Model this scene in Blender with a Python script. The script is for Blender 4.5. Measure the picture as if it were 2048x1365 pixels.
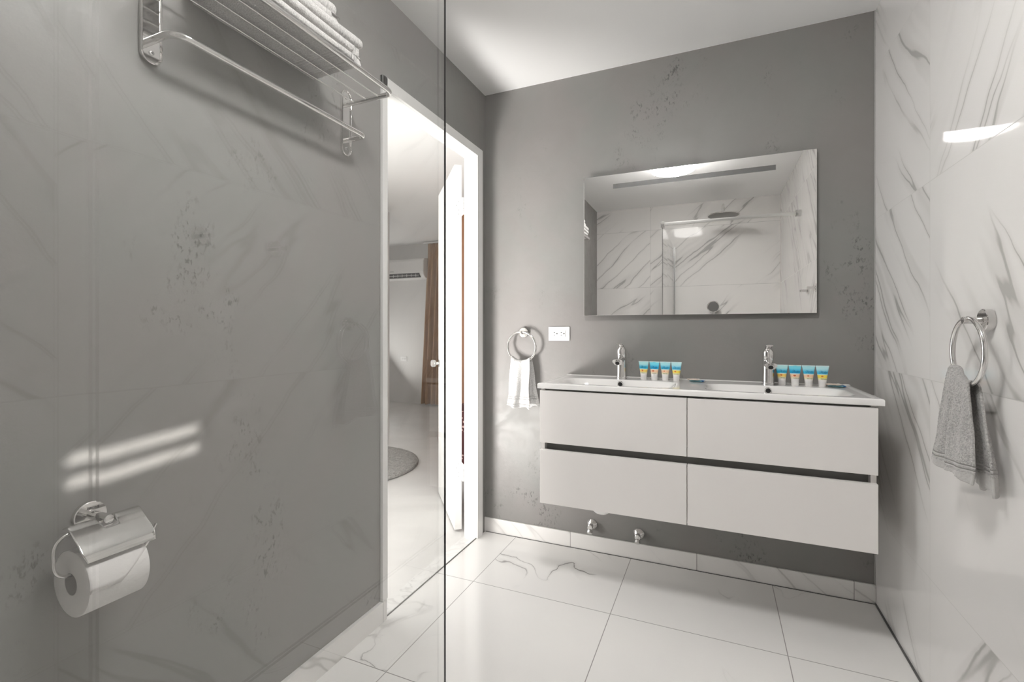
import bpy, bmesh, math, random
from mathutils import Vector, Matrix, noise
random.seed(7)
PI = math.pi
for o in list(bpy.data.objects): bpy.data.objects.remove(o)
S = bpy.context.scene
COL = S.collection

# ------------------------------------------------------------------ camera
D, XL, XR, YR, H, CH = 2.34, -1.17, 0.594, -0.53, 2.40, 1.106
cd = bpy.data.cameras.new('camera'); cam = bpy.data.objects.new('camera', cd); COL.objects.link(cam)
cd.sensor_width = 36; cd.lens = 946/2048*36; cd.shift_y = -22/2048; cd.clip_start = 0.02
cam.location = (0, 0, CH); cam.rotation_euler = (PI/2, 0, math.radians(23.3))
S.camera = cam
# ------------------------------------------------------------------ world, sun, added area lights, exposure
w = bpy.data.worlds.new('world'); S.world = w; w.use_nodes = True
w.node_tree.nodes['Background'].inputs[0].default_value = (0.85, 0.92, 1, 1)
w.node_tree.nodes['Background'].inputs[1].default_value = 0.6
def light(name, kind, loc, d, energy, col=(1, 1, 1), **k):
    l = bpy.data.lights.new(name, kind); l.energy = energy; l.color = col
    for a, b in k.items(): setattr(l, a, b)
    o = bpy.data.objects.new(name, l); COL.objects.link(o); o.location = loc
    o.rotation_euler = Vector(d).to_track_quat('-Z', 'Y').to_euler(); return o
sd = Vector((1.764, -1.01, -2.033*math.tan(math.radians(16))))
light('sun', 'SUN', (-6, 4, 4), sd, 14, (1, .96, .9), angle=0.006)
light('daylight_added_window', 'AREA', (-3.25, 1.42, 1.06), (1, 0, 0), 31, (1, .985, .96), shape='RECTANGLE', size=2.0, size_y=2.3)  # stands for daylight from the added, unseen bedroom window
light('bedroom_fill', 'AREA', (-4.92, 5.1, 1.0), (1, 0, .9), 14, (1, .985, .96), shape='RECTANGLE', size=1.5, size_y=1.8)  # added bedroom fill with no window behind it, tilted up to lift the ceiling
light('low_light_by_door', 'AREA', (-1.78, .84, .27), (.9, 1.35, 1.05), 19, (1, .975, .95), shape='DISK', size=.6, spread=math.radians(100))  # added unseen low source without a fixture; lights the back wall through the doorway
S.view_settings.view_transform = 'Standard'; S.view_settings.look = 'None'
S.view_settings.gamma = 1; S.view_settings.use_curve_mapping = False
S.view_settings.exposure = 0.30
S.cycles.max_bounces = 12; S.cycles.diffuse_bounces = 5; S.cycles.glossy_bounces = 7
S.cycles.transparent_max_bounces = 16; S.cycles.caustics_reflective = False; S.cycles.caustics_refractive = False
S.cycles.use_denoising = True; S.cycles.sample_clamp_indirect = 6

# ------------------------------------------------------------------ node helper
class NT:
    def __init__(s, name):
        s.m = bpy.data.materials.new(name); s.m.use_nodes = True; s.t = s.m.node_tree
        s.b = s.t.nodes['Principled BSDF']; s.out = s.t.nodes['Material Output']
    def n(s, k, **kw):
        x = s.t.nodes.new(k)
        for a, b in kw.items(): setattr(x, a, b)
        return x
    def put(s, sock, v):
        if isinstance(v, bpy.types.NodeSocket): s.t.links.new(v, sock)
        elif v is not None:
            if sock.type == 'RGBA' and len(v) == 3: v = (*v, 1)
            sock.default_value = v
    def M(s, op, a, b=None, c=None, clamp=False):
        x = s.n('ShaderNodeMath', operation=op, use_clamp=clamp)
        for i, v in enumerate((a, b, c)):
            if v is not None: s.put(x.inputs[i], v)
        return x.outputs[0]
    def xyz(s, a, b, c):
        x = s.n('ShaderNodeCombineXYZ'); s.put(x.inputs[0], a); s.put(x.inputs[1], b); s.put(x.inputs[2], c); return x.outputs[0]
    def sep(s, v):
        x = s.n('ShaderNodeSeparateXYZ'); s.put(x.inputs[0], v); return x.outputs
    def mix(s, f, a, b):
        x = s.n('ShaderNodeMix', data_type='RGBA'); s.put(x.inputs[0], f); s.put(x.inputs[6], a); s.put(x.inputs[7], b); return x.outputs[2]
    def noise(s, v, scale, detail=2, rough=.5, dist=0):
        x = s.n('ShaderNodeTexNoise'); s.put(x.inputs['Vector'], v); s.put(x.inputs['Scale'], scale)
        s.put(x.inputs['Detail'], detail); s.put(x.inputs['Roughness'], rough); s.put(x.inputs['Distortion'], dist); return x.outputs['Fac']
    def ramp(s, v, lo, hi, a=0., b=1.):
        x = s.n('ShaderNodeMapRange', interpolation_type='SMOOTHSTEP'); s.put(x.inputs[0], v)
        for i, q in enumerate((lo, hi, a, b)): s.put(x.inputs[i+1], q)
        return x.outputs[0]
    def pos(s): return s.n('ShaderNodeNewGeometry').outputs['Position']
    def obc(s): return s.n('ShaderNodeTexCoord').outputs['Object']
    def bump(s, h, strength=.3, dist=.002):
        x = s.n('ShaderNodeBump'); s.put(x.inputs['Height'], h); s.put(x.inputs['Strength'], strength); s.put(x.inputs['Distance'], dist)
        s.t.links.new(x.outputs[0], s.b.inputs['Normal'])
    def set(s, **k):
        for a, v in k.items(): s.put(s.b.inputs[a.replace('_', ' ')], v)
        return s.m

def plain(name, col, rough=.5, metal=0, **k):
    return NT(name).set(Base_Color=col, Roughness=rough, Metallic=metal, **k)

def tile_mat(name, au, av, tw, th, ou, ov, base, base2, vein, ang, sc, thr, mask_lo, mask_hi, soft, rough, gw=.0022, gcol=(.33, .325, .31), wig=.5, seed=0., flip=True, gv=True):
    """polished stone-look tiles: au / av are the world axes the tile grid runs along"""
    t = NT(name); P = t.sep(t.pos())
    U, V = P[au], P[av]
    u = t.M('DIVIDE', t.M('SUBTRACT', U, ou), tw); v = t.M('DIVIDE', t.M('SUBTRACT', V, ov), th)
    idv = t.xyz(t.M('FLOOR', u), t.M('FLOOR', v), seed)
    wn = t.n('ShaderNodeTexWhiteNoise', noise_dimensions='3D'); t.put(wn.inputs[0], idv)
    r = t.sep(wn.outputs['Color'])
    sign = t.M('SUBTRACT', t.M('MULTIPLY', t.M('GREATER_THAN', r[0], .5), 2.), 1.) if flip else 1.
    Uf = t.M('MULTIPLY', U, sign)
    c, s_ = math.cos(ang), math.sin(ang)
    a = t.M('ADD', t.M('MULTIPLY', Uf, c), t.M('MULTIPLY', V, s_))
    b = t.M('ADD', t.M('MULTIPLY', Uf, -s_), t.M('MULTIPLY', V, c))
    off = t.M('MULTIPLY', r[1], 9.)
    low = t.noise(t.xyz(t.M('ADD', a, off), b, off), 1.6, 3, .55)
    fine = t.noise(t.xyz(a, b, off), 14, 3, .6)
    bb = t.M('ADD', b, t.M('ADD', t.M('MULTIPLY', t.M('SUBTRACT', low, .5), wig), t.M('MULTIPLY', t.M('SUBTRACT', fine, .5), wig*.06)))
    vec = t.xyz(t.M('MULTIPLY', t.M('ADD', a, off), sc[0]), t.M('MULTIPLY', bb, sc[1]), off)
    n1 = t.noise(vec, 1., 2.5, .55)
    ridge = t.M('ABSOLUTE', t.M('SUBTRACT', n1, .5))
    line = t.ramp(ridge, 0., thr, 1., 0.)
    band = t.ramp(ridge, 0., thr*5, 1., 0.)
    mask = t.ramp(t.noise(t.xyz(t.M('MULTIPLY', a, .8), b, t.M('ADD', off, 3.3)), 1.9, 2, .5), mask_lo, mask_hi)
    f = t.M('MULTIPLY', t.M('ADD', t.M('MULTIPLY', line, 1.), t.M('MULTIPLY', band, soft)), mask, clamp=True)
    cloud = t.ramp(t.noise(t.pos(), 1.3, 3), .35, .65)
    colr = t.mix(f, t.mix(cloud, base, base2), vein)
    gu = t.M('GREATER_THAN', t.M('ABSOLUTE', t.M('SUBTRACT', t.M('FRACT', u), .5)), .5-gw/2/tw)
    gvv = t.M('GREATER_THAN', t.M('ABSOLUTE', t.M('SUBTRACT', t.M('FRACT', v), .5)), .5-gw/2/th) if gv else 0.
    g = t.M('MAXIMUM', gu, gvv)
    colr = t.mix(g, colr, gcol)
    t.bump(t.M('SUBTRACT', 1., g), .5, .001)
    return t.set(Base_Color=colr, Roughness=t.M('ADD', t.M('MULTIPLY', g, .5), rough), Specular_IOR_Level=.5)

WHITE1, WHITE2, VEIN = (.80, .785, .765), (.77, .755, .74), (.46, .45, .43)
m_wall_marble = tile_mat('marble_tile_right', 1, 2, 1.2, .6, .61, .355-.6, WHITE1, WHITE2, VEIN, 2.3, (.42, 5.6), .014, .40, .58, .32, .05, gcol=(.5, .49, .47), seed=3., wig=.16)
m_rear_marble = tile_mat('marble_tile_rear', 0, 2, 1.2, .6, -.605, .355-.6, WHITE1, WHITE2, (.42, .41, .40), .72, (.42, 5.2), .012, .42, .58, .28, .05, gcol=(.42, .41, .40), seed=8., wig=.16, flip=False)
m_floor = tile_mat('marble_tile_floor', 0, 1, .602, .6, -.377, 1.843, (.84, .83, .81), (.80, .79, .775), (.30, .29, .28), .95, (1.0, 2.2), .0042, .47, .60, .20, .13, gcol=(.30, .29, .28), gw=.003, seed=1., wig=.7)
m_base_back = tile_mat('marble_skirting_back', 0, 2, .6, .9, -.68, -.3, WHITE1, WHITE2, (.56, .545, .53), -.75, (.8, 7.), .02, .46, .62, .3, .15, gcol=(.3, .29, .28), gw=.003, seed=5., wig=.2, flip=False, gv=False)
m_base_left = tile_mat('marble_skirting_left', 1, 2, .6, .9, .25, -.3, WHITE1, WHITE2, (.55, .54, .52), -.75, (1.5, 5.), .015, .5, .6, .2, .15, gcol=(.3, .29, .28), seed=6., wig=.2, flip=False, gv=False)

def plaster(name, k=1.):
    t = NT(name); p = t.pos()
    mott = t.ramp(t.noise(p, 2.2, 4, .55, .6), .36, .64)
    mid = t.ramp(t.noise(p, 7, 5, .6, 1.), .3, .75)
    cl = t.mix(mott, (.365*k, .345*k, .333*k), (.352*k, .350*k, .335*k))
    cl = t.mix(t.M('MULTIPLY', mid, .22), cl, (.43*k, .42*k, .405*k))
    st = t.n('ShaderNodeMapping'); t.put(st.inputs[0], p); st.inputs['Rotation'].default_value = (.5, .3, .2); st.inputs['Scale'].default_value = (1, 1, .55)
    patch = t.ramp(t.noise(st.outputs[0], 3.1, 3, .6), .54, .66)
    patch = t.M('MULTIPLY', patch, t.ramp(t.noise(p, 14, 2), .4, .62))
    fleck = t.ramp(t.noise(st.outputs[0], 95, 4, .7), .53, .62)
    cl = t.mix(t.M('MULTIPLY', t.M('MULTIPLY', patch, fleck), .75), cl, (.13*k, .125*k, .12*k))
    t.bump(t.M('ADD', t.M('MULTIPLY', t.noise(p, 11, 6, .65), 1.), t.M('MULTIPLY', t.M('MULTIPLY', patch, fleck), -.6)), .22, .006)
    return t.set(Base_Color=cl, Roughness=t.ramp(mid, 0, 1, .42, .56), Specular_IOR_Level=.35)
m_plaster = plaster('grey_microcement', .62)

m_ceil = plain('white_ceiling_paint', (.91, .91, .905), .7)
m_white = plain('white_wall_paint', (.72, .71, .695), .7)
m_whitegloss = plain('white_door_enamel', (.77, .765, .75), .35)
m_ceramic = plain('white_glazed_ceramic', (.86, .85, .835), .07, Coat_Weight=.4, Coat_Roughness=.03)
m_lacq = plain('greige_satin_lacquer', (.82, .795, .775), .42)
m_channel = plain('dark_grey_channel', (.26, .26, .25), .5)
m_chrome = plain('polished_chrome', (.80, .79, .78), .07, 1)
m_chromeb = plain('satin_chrome', (.66, .66, .65), .22, 1)
m_brush = plain('brushed_aluminium', (.72, .72, .71), .3, 1)
m_mirror = plain('mirror_silver', (.94, .935, .925), .003, 1)
m_frost = plain('frosted_strip', (.10, .10, .097), .4)
m_dark = plain('black_opening', (.012, .012, .012), .5)
m_edge = plain('painted_dark_edge', (.006, .007, .007), .35)
m_plastic = plain('white_plastic', (.78, .77, .755), .3)
m_grout = plain('dark_grey_sealant', (.10, .098, .094), .6)
m_paper = None

def glass():
    t = NT('clear_glass'); t.t.nodes.remove(t.b)
    g = t.n('ShaderNodeNewGeometry'); d = t.n('ShaderNodeVectorMath', operation='DOT_PRODUCT')
    t.put(d.inputs[0], g.outputs['Normal']); t.put(d.inputs[1], g.outputs['Incoming'])
    c = t.M('ABSOLUTE', d.outputs['Value'])
    F = t.M('ADD', .072, t.M('MULTIPLY', t.M('POWER', t.M('SUBTRACT', 1., c), 5.), .957))
    tr = t.n('ShaderNodeBsdfTransparent'); tr.inputs[0].default_value = (.972, .975, .972, 1)
    gl = t.n('ShaderNodeBsdfGlossy'); gl.inputs['Roughness'].default_value = 0.0; gl.inputs[0].default_value = (1, 1, 1, 1)
    mx = t.n('ShaderNodeMixShader'); t.put(mx.inputs[0], F); t.put(mx.inputs[1], tr.outputs[0]); t.put(mx.inputs[2], gl.outputs[0])
    t.t.links.new(mx.outputs[0], t.out.inputs[0]); return t.m
m_glass = glass()
m_crystal = NT('clear_acrylic').set(Base_Color=(.95, .95, .93), Roughness=.08, Transmission_Weight=.75, IOR=1.4)
m_lamp = NT('lamp_diffuser').set(Base_Color=(.9, .9, .88), Emission_Color=(1, .98, .96), Emission_Strength=56.)

def terry(name, col, bands, ax=2, sc=260):
    """towelling: nap bump plus flat woven bands at the given object-space positions along axis ax"""
    t = NT(name); p = t.obc(); c = t.sep(p)[ax]
    flat = 0.; groove = 0.
    for i, (lo, hi) in enumerate(bands):
        inb = t.M('MULTIPLY', t.M('GREATER_THAN', c, lo), t.M('LESS_THAN', c, hi)); flat = t.M('MAXIMUM', flat, inb)
        if hi-lo < .012:
            st = t.ramp(t.M('ABSOLUTE', t.M('SUBTRACT', c, (lo+hi)/2)), 0., (hi-lo)/2, 1., 0.); groove = t.M('MAXIMUM', groove, st)
    nap = t.noise(p, sc, 3, .7)
    nap2 = t.noise(p, sc*.35, 2, .6)
    h = t.M('MULTIPLY', t.M('ADD', nap, t.M('MULTIPLY', nap2, .8)), t.M('SUBTRACT', 1., t.M('MULTIPLY', flat, .85)))
    h = t.M('SUBTRACT', h, t.M('MULTIPLY', groove, 1.2))
    t.bump(h, .9, .0035)
    cc = t.mix(t.ramp(nap, .3, .65), tuple(x*.62 for x in col), col)
    cc = t.mix(flat, cc, tuple(x*.93 for x in col))
    return t.set(Base_Color=cc, Roughness=.95, Specular_IOR_Level=.1, Sheen_Weight=.25)

# ------------------------------------------------------------------ mesh helpers
def obj(name, bm, mat, parent=None, smooth=True, loc=None, **props):
    bmesh.ops.recalc_face_normals(bm, faces=bm.faces)
    me = bpy.data.meshes.new(name); bm.to_mesh(me); bm.free()
    for f in me.polygons: f.use_smooth = smooth
    o = bpy.data.objects.new(name, me); COL.objects.link(o)
    for m in (mat if isinstance(mat, (list, tuple)) else [mat]): me.materials.append(m)
    if parent: o.parent = parent
    if loc is not None: o.location = loc
    if smooth: 
        try: me.set_sharp_from_angle(angle=math.radians(38))
        except Exception: pass
    for k, v in props.items(): o[k] = v
    return o
def thing(name, label, cat, loc=(0, 0, 0), rz=0, group=None):
    o = bpy.data.objects.new(name, None); COL.objects.link(o); o.location = loc; o.rotation_euler = (0, 0, rz)
    o.empty_display_size = .05; o['label'] = label; o['category'] = cat
    if group: o['group'] = group
    return o
def tag(o, label, cat, group=None):
    o['label'] = label; o['category'] = cat
    if group: o['group'] = group
    return o
def struct(name, bm, mat, parent=None, smooth=False):
    o = obj(name, bm, mat, parent, smooth)
    if not parent: o['kind'] = 'structure'
    return o
def dup(root, loc, rz, label, group=None):
    r = root.copy(); COL.objects.link(r); r.location = loc; r.rotation_euler = (0, 0, rz); r['label'] = label
    if group: r['group'] = group
    for ch in [c for c in COL.objects if c.parent == root]:
        c = ch.copy(); COL.objects.link(c); c.parent = r
        for g in [q for q in COL.objects if q.parent == ch]:
            d = g.copy(); COL.objects.link(d); d.parent = c
    return r
def BM(): return bmesh.new()
def box(bm, x0, x1, y0, y1, z0, z1, mi=0, bev=0, seg=2):
    vs = [bm.verts.new((x, y, z)) for x in (x0, x1) for y in (y0, y1) for z in (z0, z1)]
    fs = [bm.faces.new([vs[i] for i in q]) for q in ((0, 1, 3, 2), (4, 6, 7, 5), (0, 4, 5, 1), (2, 3, 7, 6), (0, 2, 6, 4), (1, 5, 7, 3))]
    for f in fs: f.material_index = mi
    if bev:
        es = list({e for f in fs for e in f.edges}); r = bmesh.ops.bevel(bm, geom=es, offset=bev, segments=seg, affect='EDGES', profile=.6)
        for f in r['faces']: f.material_index = mi
    return bm
def loft(bm, rings, cap=True, mi=0, closed=True):
    L = [[bm.verts.new(p) for p in r] for r in rings]; n = len(L[0])
    for a, b in zip(L, L[1:]):
        for i in range(n if closed else n-1):
            f = bm.faces.new((a[i], a[(i+1) % n], b[(i+1) % n], b[i])); f.material_index = mi
    if cap and closed:
        for r in (L[0], L[-1]):
            f = bm.faces.new(r); f.material_index = mi
    return L
def frame(d):
    d = Vector(d).normalized(); up = Vector((0, 0, 1)) if abs(d.z) < .95 else Vector((1, 0, 0))
    a = d.cross(up).normalized(); return d, a, a.cross(d)
def cyl(bm, p, q, r, r2=None, n=28, bev=0, mi=0):
    p, q = Vector(p), Vector(q); r2 = r if r2 is None else r2; d, a, b = frame(q-p); L = (q-p).length
    prof = [(0, r), (L, r2)] if not bev else [(0, r-bev), (bev*.3, r-bev*.3), (bev, r), (L-bev, r2), (L-bev*.3, r2-bev*.3), (L, r2-bev)]
    loft(bm, [[p+d*t+(a*math.cos(2*PI*i/n)+b*math.sin(2*PI*i/n))*rr for i in range(n)] for t, rr in prof], mi=mi); return bm
def lathe(bm, p, d, prof, n=36, mi=0):
    p = Vector(p); d, a, b = frame(d)
    loft(bm, [[p+d*t+(a*math.cos(2*PI*i/n)+b*math.sin(2*PI*i/n))*max(rr, 1e-5) for i in range(n)] for t, rr in prof], mi=mi); return bm
def smoothpath(pts, rad, seg=8):
    """round the inner corners of a polyline"""
    pts = [Vector(p) for p in pts]; out = [pts[0]]
    for i in range(1, len(pts)-1):
        a, b, c = pts[i-1], pts[i], pts[i+1]; r = rad[i-1] if isinstance(rad, (list, tuple)) else rad
        d1, d2 = (a-b).normalized(), (c-b).normalized(); h = min(r, (a-b).length*.49, (c-b).length*.49)
        p, q = b+d1*h, b+d2*h
        for k in range(seg+1):
            s = k/seg; out.append(p*(1-s)**2+b*2*s*(1-s)+q*s*s)
    out.append(pts[-1]); return out
def tube(bm, pts, r, n=16, mi=0, closed=False):
    pts = [Vector(p) for p in pts]; m = len(pts); rings = []
    t0 = (pts[1]-pts[0]).normalized(); _, a, b = frame(t0)
    for i in range(m):
        if closed: t = (pts[(i+1) % m]-pts[i-1]).normalized()
        else: t = (pts[min(i+1, m-1)]-pts[max(i-1, 0)]).normalized()
        a = (a-t*a.dot(t)).normalized(); b = t.cross(a); rr = r(i/(m-1)) if callable(r) else r
        rings.append([pts[i]+(a*math.cos(2*PI*k/n)+b*math.sin(2*PI*k/n))*rr for k in range(n)])
    if closed:
        L = loft(bm, rings, cap=False, mi=mi); A, B = L[-1], L[0]
        for k in range(n): bm.faces.new((A[k], A[(k+1) % n], B[(k+1) % n], B[k]))
    else: loft(bm, rings, mi=mi)
    return bm
def slab(bm, x0, x1, y0, y1, z0, z1, r, nx=24, ny=30, nz=4, amp=.0, seed=0., sag=None):
    """a soft rounded cushion-like layer"""
    def grid(f, na, nb):
        g = [[bm.verts.new(f(i/na, j/nb)) for j in range(nb+1)] for i in range(na+1)]
        for i in range(na):
            for j in range(nb): bm.faces.new((g[i][j], g[i+1][j], g[i+1][j+1], g[i][j+1]))
    st = len(bm.verts); lx, ly, lz = x1-x0, y1-y0, z1-z0
    for z in (z0, z1): grid(lambda a, b: (x0+a*lx, y0+b*ly, z), nx, ny)
    for x in (x0, x1): grid(lambda a, b: (x, y0+a*ly, z0+b*lz), ny, nz)
    for y in (y0, y1): grid(lambda a, b: (x0+a*lx, y, z0+b*lz), nx, nz)
    bm.verts.ensure_lookup_table(); vs = bm.verts[st:]
    bmesh.ops.remove_doubles(bm, verts=vs, dist=1e-5)
    bm.verts.ensure_lookup_table(); vs = bm.verts[st:]
    for v in vs:
        c = Vector((min(max(v.co.x, x0+r), x1-r), min(max(v.co.y, y0+r), y1-r), min(max(v.co.z, z0+r*.999), z1-r*.999)))
        d = v.co-c
        if d.length > 1e-7: v.co = c+d.normalized()*r
        if amp:
            q = v.co*9+Vector((seed, 0, 0)); v.co += Vector((noise.noise(q), noise.noise(q+Vector((5, 0, 0))), noise.noise(q+Vector((0, 9, 0)))*.7))*amp
        if sag: v.co.z += sag(v.co.x, v.co.y)
    return bm
def rrect(w, h, r, n=6, cx=0, cy=0):
    P = []
    for sx, sy, a0 in ((1, 1, 0), (-1, 1, 90), (-1, -1, 180), (1, -1, 270)):
        for k in range(n+1):
            a = math.radians(a0+90*k/n); P.append((cx+sx*(w/2-r)+r*math.cos(a), cy+sy*(h/2-r)+r*math.sin(a)))
    return P
def plate(bm, outline, f0, f1, bev=0, mi=0):
    """extrude a 2-D outline between two mapping functions f(x, y) -> 3-D"""
    loft(bm, [[f0(*p) for p in outline], [f1(*p) for p in outline]], mi=mi); return bm
def text_mesh(txt, size, shear=0., extrude=0.0001, align='LEFT', bold=0.):
    c = bpy.data.curves.new('t', 'FONT'); c.body = txt; c.size = size; c.shear = shear; c.extrude = extrude; c.align_x = align; c.offset = bold; c.resolution_u = 2
    o = bpy.data.objects.new('t', c); COL.objects.link(o); bpy.context.view_layer.update()
    me = bpy.data.meshes.new_from_object(o.evaluated_get(bpy.context.evaluated_depsgraph_get()))
    bpy.data.objects.remove(o); bm = BM(); bm.from_mesh(me); return bm

# ------------------------------------------------------------------ room shell
T = .070
YB = D
bm = BM(); box(bm, XL, XR, YR, D, -.1, 0); struct('floor', bm, m_floor)
def concrete():
    t = NT('polished_concrete'); p = t.pos()
    c = t.ramp(t.noise(p, 1.1, 5, .6, .8), .3, .7); c2 = t.ramp(t.noise(p, 4, 4, .6), .35, .7)
    cl = t.mix(c, (.62, .61, .595), (.76, .75, .74)); cl = t.mix(t.M('MULTIPLY', c2, .4), cl, (.78, .77, .755))
    return t.set(Base_Color=cl, Roughness=.3)
m_conc = concrete()
NY, X0 = 5.97, -3.4
bm = BM(); box(bm, X0, XL-.06, YR-.1, NY+.1, -.1, 0); box(bm, -5.1, X0, 4.15, NY+.1, -.1, 0); box(bm, XL-.06, XL, YR-.1, 1.475, -.1, -.001); struct('floor', bm, m_conc).name = 'floor.001'
bm = BM(); box(bm, X0, XR+.1, YR-.1, NY+.1, H, H+.1); box(bm, -5.1, X0, 4.15, NY+.1, H, H+.1); struct('ceiling', bm, m_ceil)
bm = BM(); box(bm, XL-T, XR+.1, D, D+.1, -.1, H); struct('wall_back', bm, m_plaster)
bm = BM(); box(bm, XR, XR+.1, YR-.1, D, -.1, H); struct('wall_right', bm, m_wall_marble)
bm = BM(); box(bm, XL-T, XR, YR-.1, YR, -.1, H); struct('wall_rear', bm, m_rear_marble)
DY0, DY1, DH = 1.475, 2.231, 2.03
# left wall: bathroom face plaster, bedroom face paint; opening for the door
bm = BM()
for (y0, y1, z0, z1) in ((YR, DY0-.02, -.1, H), (DY1+.02, D, -.1, H), (DY0-.02, DY1+.02, DH+.02, H)):
    box(bm, XL-T/2, XL, y0, y1, z0, z1, 0); box(bm, XL-T, XL-T/2, y0, y1, z0, z1, 1)
struct('wall_left', bm, [m_plaster, m_white])
bm = BM(); box(bm, XL-T-.1, XL-T, D+.1, NY+.1, -.1, H); box(bm, XL-T, XL-.0, D+.1, D+.2, -.1, H); struct('wall_east', bm, m_white)
bm = BM(); box(bm, -5.1, XL-T-.1, NY, NY+.1, 0, H); struct('wall_north', bm, m_white)
# bedroom west side: an alcove wall with openings for the two added windows, then the deeper part of the room
bm = BM()

box(bm, X0, X0+.1, YR-.1, .40, 0, H); box(bm, X0, X0+.1, .40, 2.44, 2.25, H); box(bm, X0, X0+.1, 2.44, 2.86, 0, H)
box(bm, X0, X0+.1, 2.86, 3.17, 0, 2.01); box(bm, X0, X0+.1, 2.86, 3.17, 2.19, H); box(bm, X0, X0+.1, 3.17, 4.25, 0, H)
box(bm, -5.1, X0, 4.15, 4.25, 0, H); box(bm, -5.1, -5.0, 4.25, NY, 0, H)
struct('wall_west', bm, m_white)
bm = BM(); box(bm, X0, XL-T, YR-.1, YR-.0, 0, H); struct('wall_south', bm, m_white)
# windows added out of frame to carry daylight and cut the sun into stripes
bm = BM()
for y in (.40, 1.40, 2.39): box(bm, X0+.02, X0+.08, y, y+.05, 0, 2.25)
for z in (0, 2.19): box(bm, X0+.02, X0+.08, .45, 2.39, z, z+.06)
wf = struct('added_window_1', bm, m_whitegloss)
bm = BM(); box(bm, X0+.045, X0+.055, .45, 2.39, .06, 2.19); obj('pane', bm, m_glass, wf, False)
bm = BM()
for z0, z1 in ((2.00, 2.050), (2.080, 2.104), (2.134, 2.20)): box(bm, X0+.04, X0+.055, 2.86, 3.17, z0, z1)
for v in bm.verts: v.co.z += .09*(v.co.y-3.01)
struct('added_window_2', bm, m_whitegloss)  # added slats, sheared to shape the sun stripes on the marble wall

# ceiling light
cl = thing('ceiling_light', 'round white glowing ceiling light mounted above the vanity area, seen in the mirror', 'lamp', (-.285, .81, H))
bm = BM(); lathe(bm, (0, 0, 0), (0, 0, -1), [(0, .12), (.022, .12), (.0225, .11)], 64); obj('base', bm, m_plastic, cl)
bm = BM(); lathe(bm, (0, 0, -.022), (0, 0, -1), [(0, .155), (.004, .164), (.034, .168), (.050, .160), (.058, .14), (.062, .10)], 64)
obj('diffuser', bm, m_lamp, cl)
bm = BM(); tube(bm, [(.095*math.cos(2*PI*i/64), .095*math.sin(2*PI*i/64), -.0845) for i in range(64)], .003, 8, closed=True); obj('trim_ring', bm, m_chromeb, cl)

# baseboards, threshold, sealant lines
bm = BM(); box(bm, XL+.001, XR-.001, D-.010, D-.0005, .0, .076, bev=.001); struct('baseboard_back', bm, m_base_back)
bm = BM(); box(bm, XL+.0005, XL+.0155, YR, DY0-.002, .0, .076, bev=.001); struct('baseboard_left', bm, m_base_left)
bm = BM(); box(bm, XL-.062, XL+.002, DY0-.02, DY1+.02, -.02, .0045, bev=.001)
th = tile_mat('marble_threshold', 0, 1, 9, 9, -4, -4, (.82, .815, .80), (.78, .775, .76), (.64, .63, .62), .6, (9, 16), .04, .35, .6, .3, .2, flip=False)
struct('trim_1', bm, th)
bm = BM(); box(bm, XL+.002, XL+.006, DY0-.02, D-.012, .0, .0012); struct('trim_2', bm, m_grout)
bm = BM(); box(bm, XR-.006, XR, YR, D-.010, .0, .004); box(bm, XL+.01, XR-.006, D-.0145, D-.0105, 0, .002); struct('trim_3', bm, m_grout)
bm = BM(); box(bm, XR-.004, XR, D-.004, D, .076, H, bev=.001); struct('trim_4', bm, plain('grey_edge_trim', (.42, .41, .40), .4))

# door casing (frame) and open door leaf
bm = BM(); cw, cx0, cx1 = .055, XL+.001, XL+.014
box(bm, cx0, cx1, DY0-.025, DY0+.004, .0765, DH+.045, bev=.0015); box(bm, cx0, cx1, DY1-.004, DY1+.055, .0, DH+.0, bev=.0015); box(bm, cx0, cx1, DY0-.025, DY1+.055, DH, DH+.045, bev=.0015)
box(bm, XL-T, XL+.001, DY0-.02, DY0, 0, DH); box(bm, XL-T, XL+.001, DY1, DY1+.02, 0, DH); box(bm, XL-T, XL+.001, DY0-.02, DY1+.02, DH, DH+.02)
struct('trim_5', bm, m_whitegloss)
dr = bpy.data.objects.new('door_1', None); COL.objects.link(dr); dr['kind'] = 'structure'
hx, hy = -1.252, 2.236
dr.location = (hx, hy, 0); dr.rotation_euler = (0, 0, math.atan2(.765, -.644))
LW, LT = .64, .036
bm = BM(); box(bm, .049, .043+LW, -.004, LT, .012, 2.012, bev=.0015); obj('door_leaf', bm, m_whitegloss, dr, False)
for z in (1.775, .337):
    bm = BM()
    for k in range(3): cyl(bm, (0, -.002, z-.045+k*.0305), (0, -.002, z-.016+k*.0305), .0065, n=14)
    box(bm, .0485, .0492, .002, .034, z-.045, z+.045); box(bm, .0, .049, -.0035, -.0015, z-.045, z+.045)
    hg = obj('hinge', bm, m_whitegloss, dr)
    bm = BM()
    bm.free()
    for zz in (-.034, -.012, .014, .034):
        yy = .012+.012*(zz == .014); bm = BM(); cyl(bm, (.0475, yy, z+zz), (.0484, yy, z+zz), .0018, n=8); obj('screw', bm, m_dark, hg)
for s, y in ((1, LT), (-1, -.004)):
    bm = BM(); kz = .885; lathe(bm, (.63, y, kz), (0, s, 0), [(0, .024), (.004, .024), (.006, .02), (.008, .009), (.022, .009)], 24)
    kp = obj('knob_rose', bm, m_chromeb, dr)
    bm = BM(); lathe(bm, (.63, y+s*.022, kz), (0, s, 0), [(0, .012), (.004, .02), (.012, .0235), (.026, .0235), (.034, .019), (.036, .006)], 14); obj('knob', bm, m_crystal, kp, False)

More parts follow.
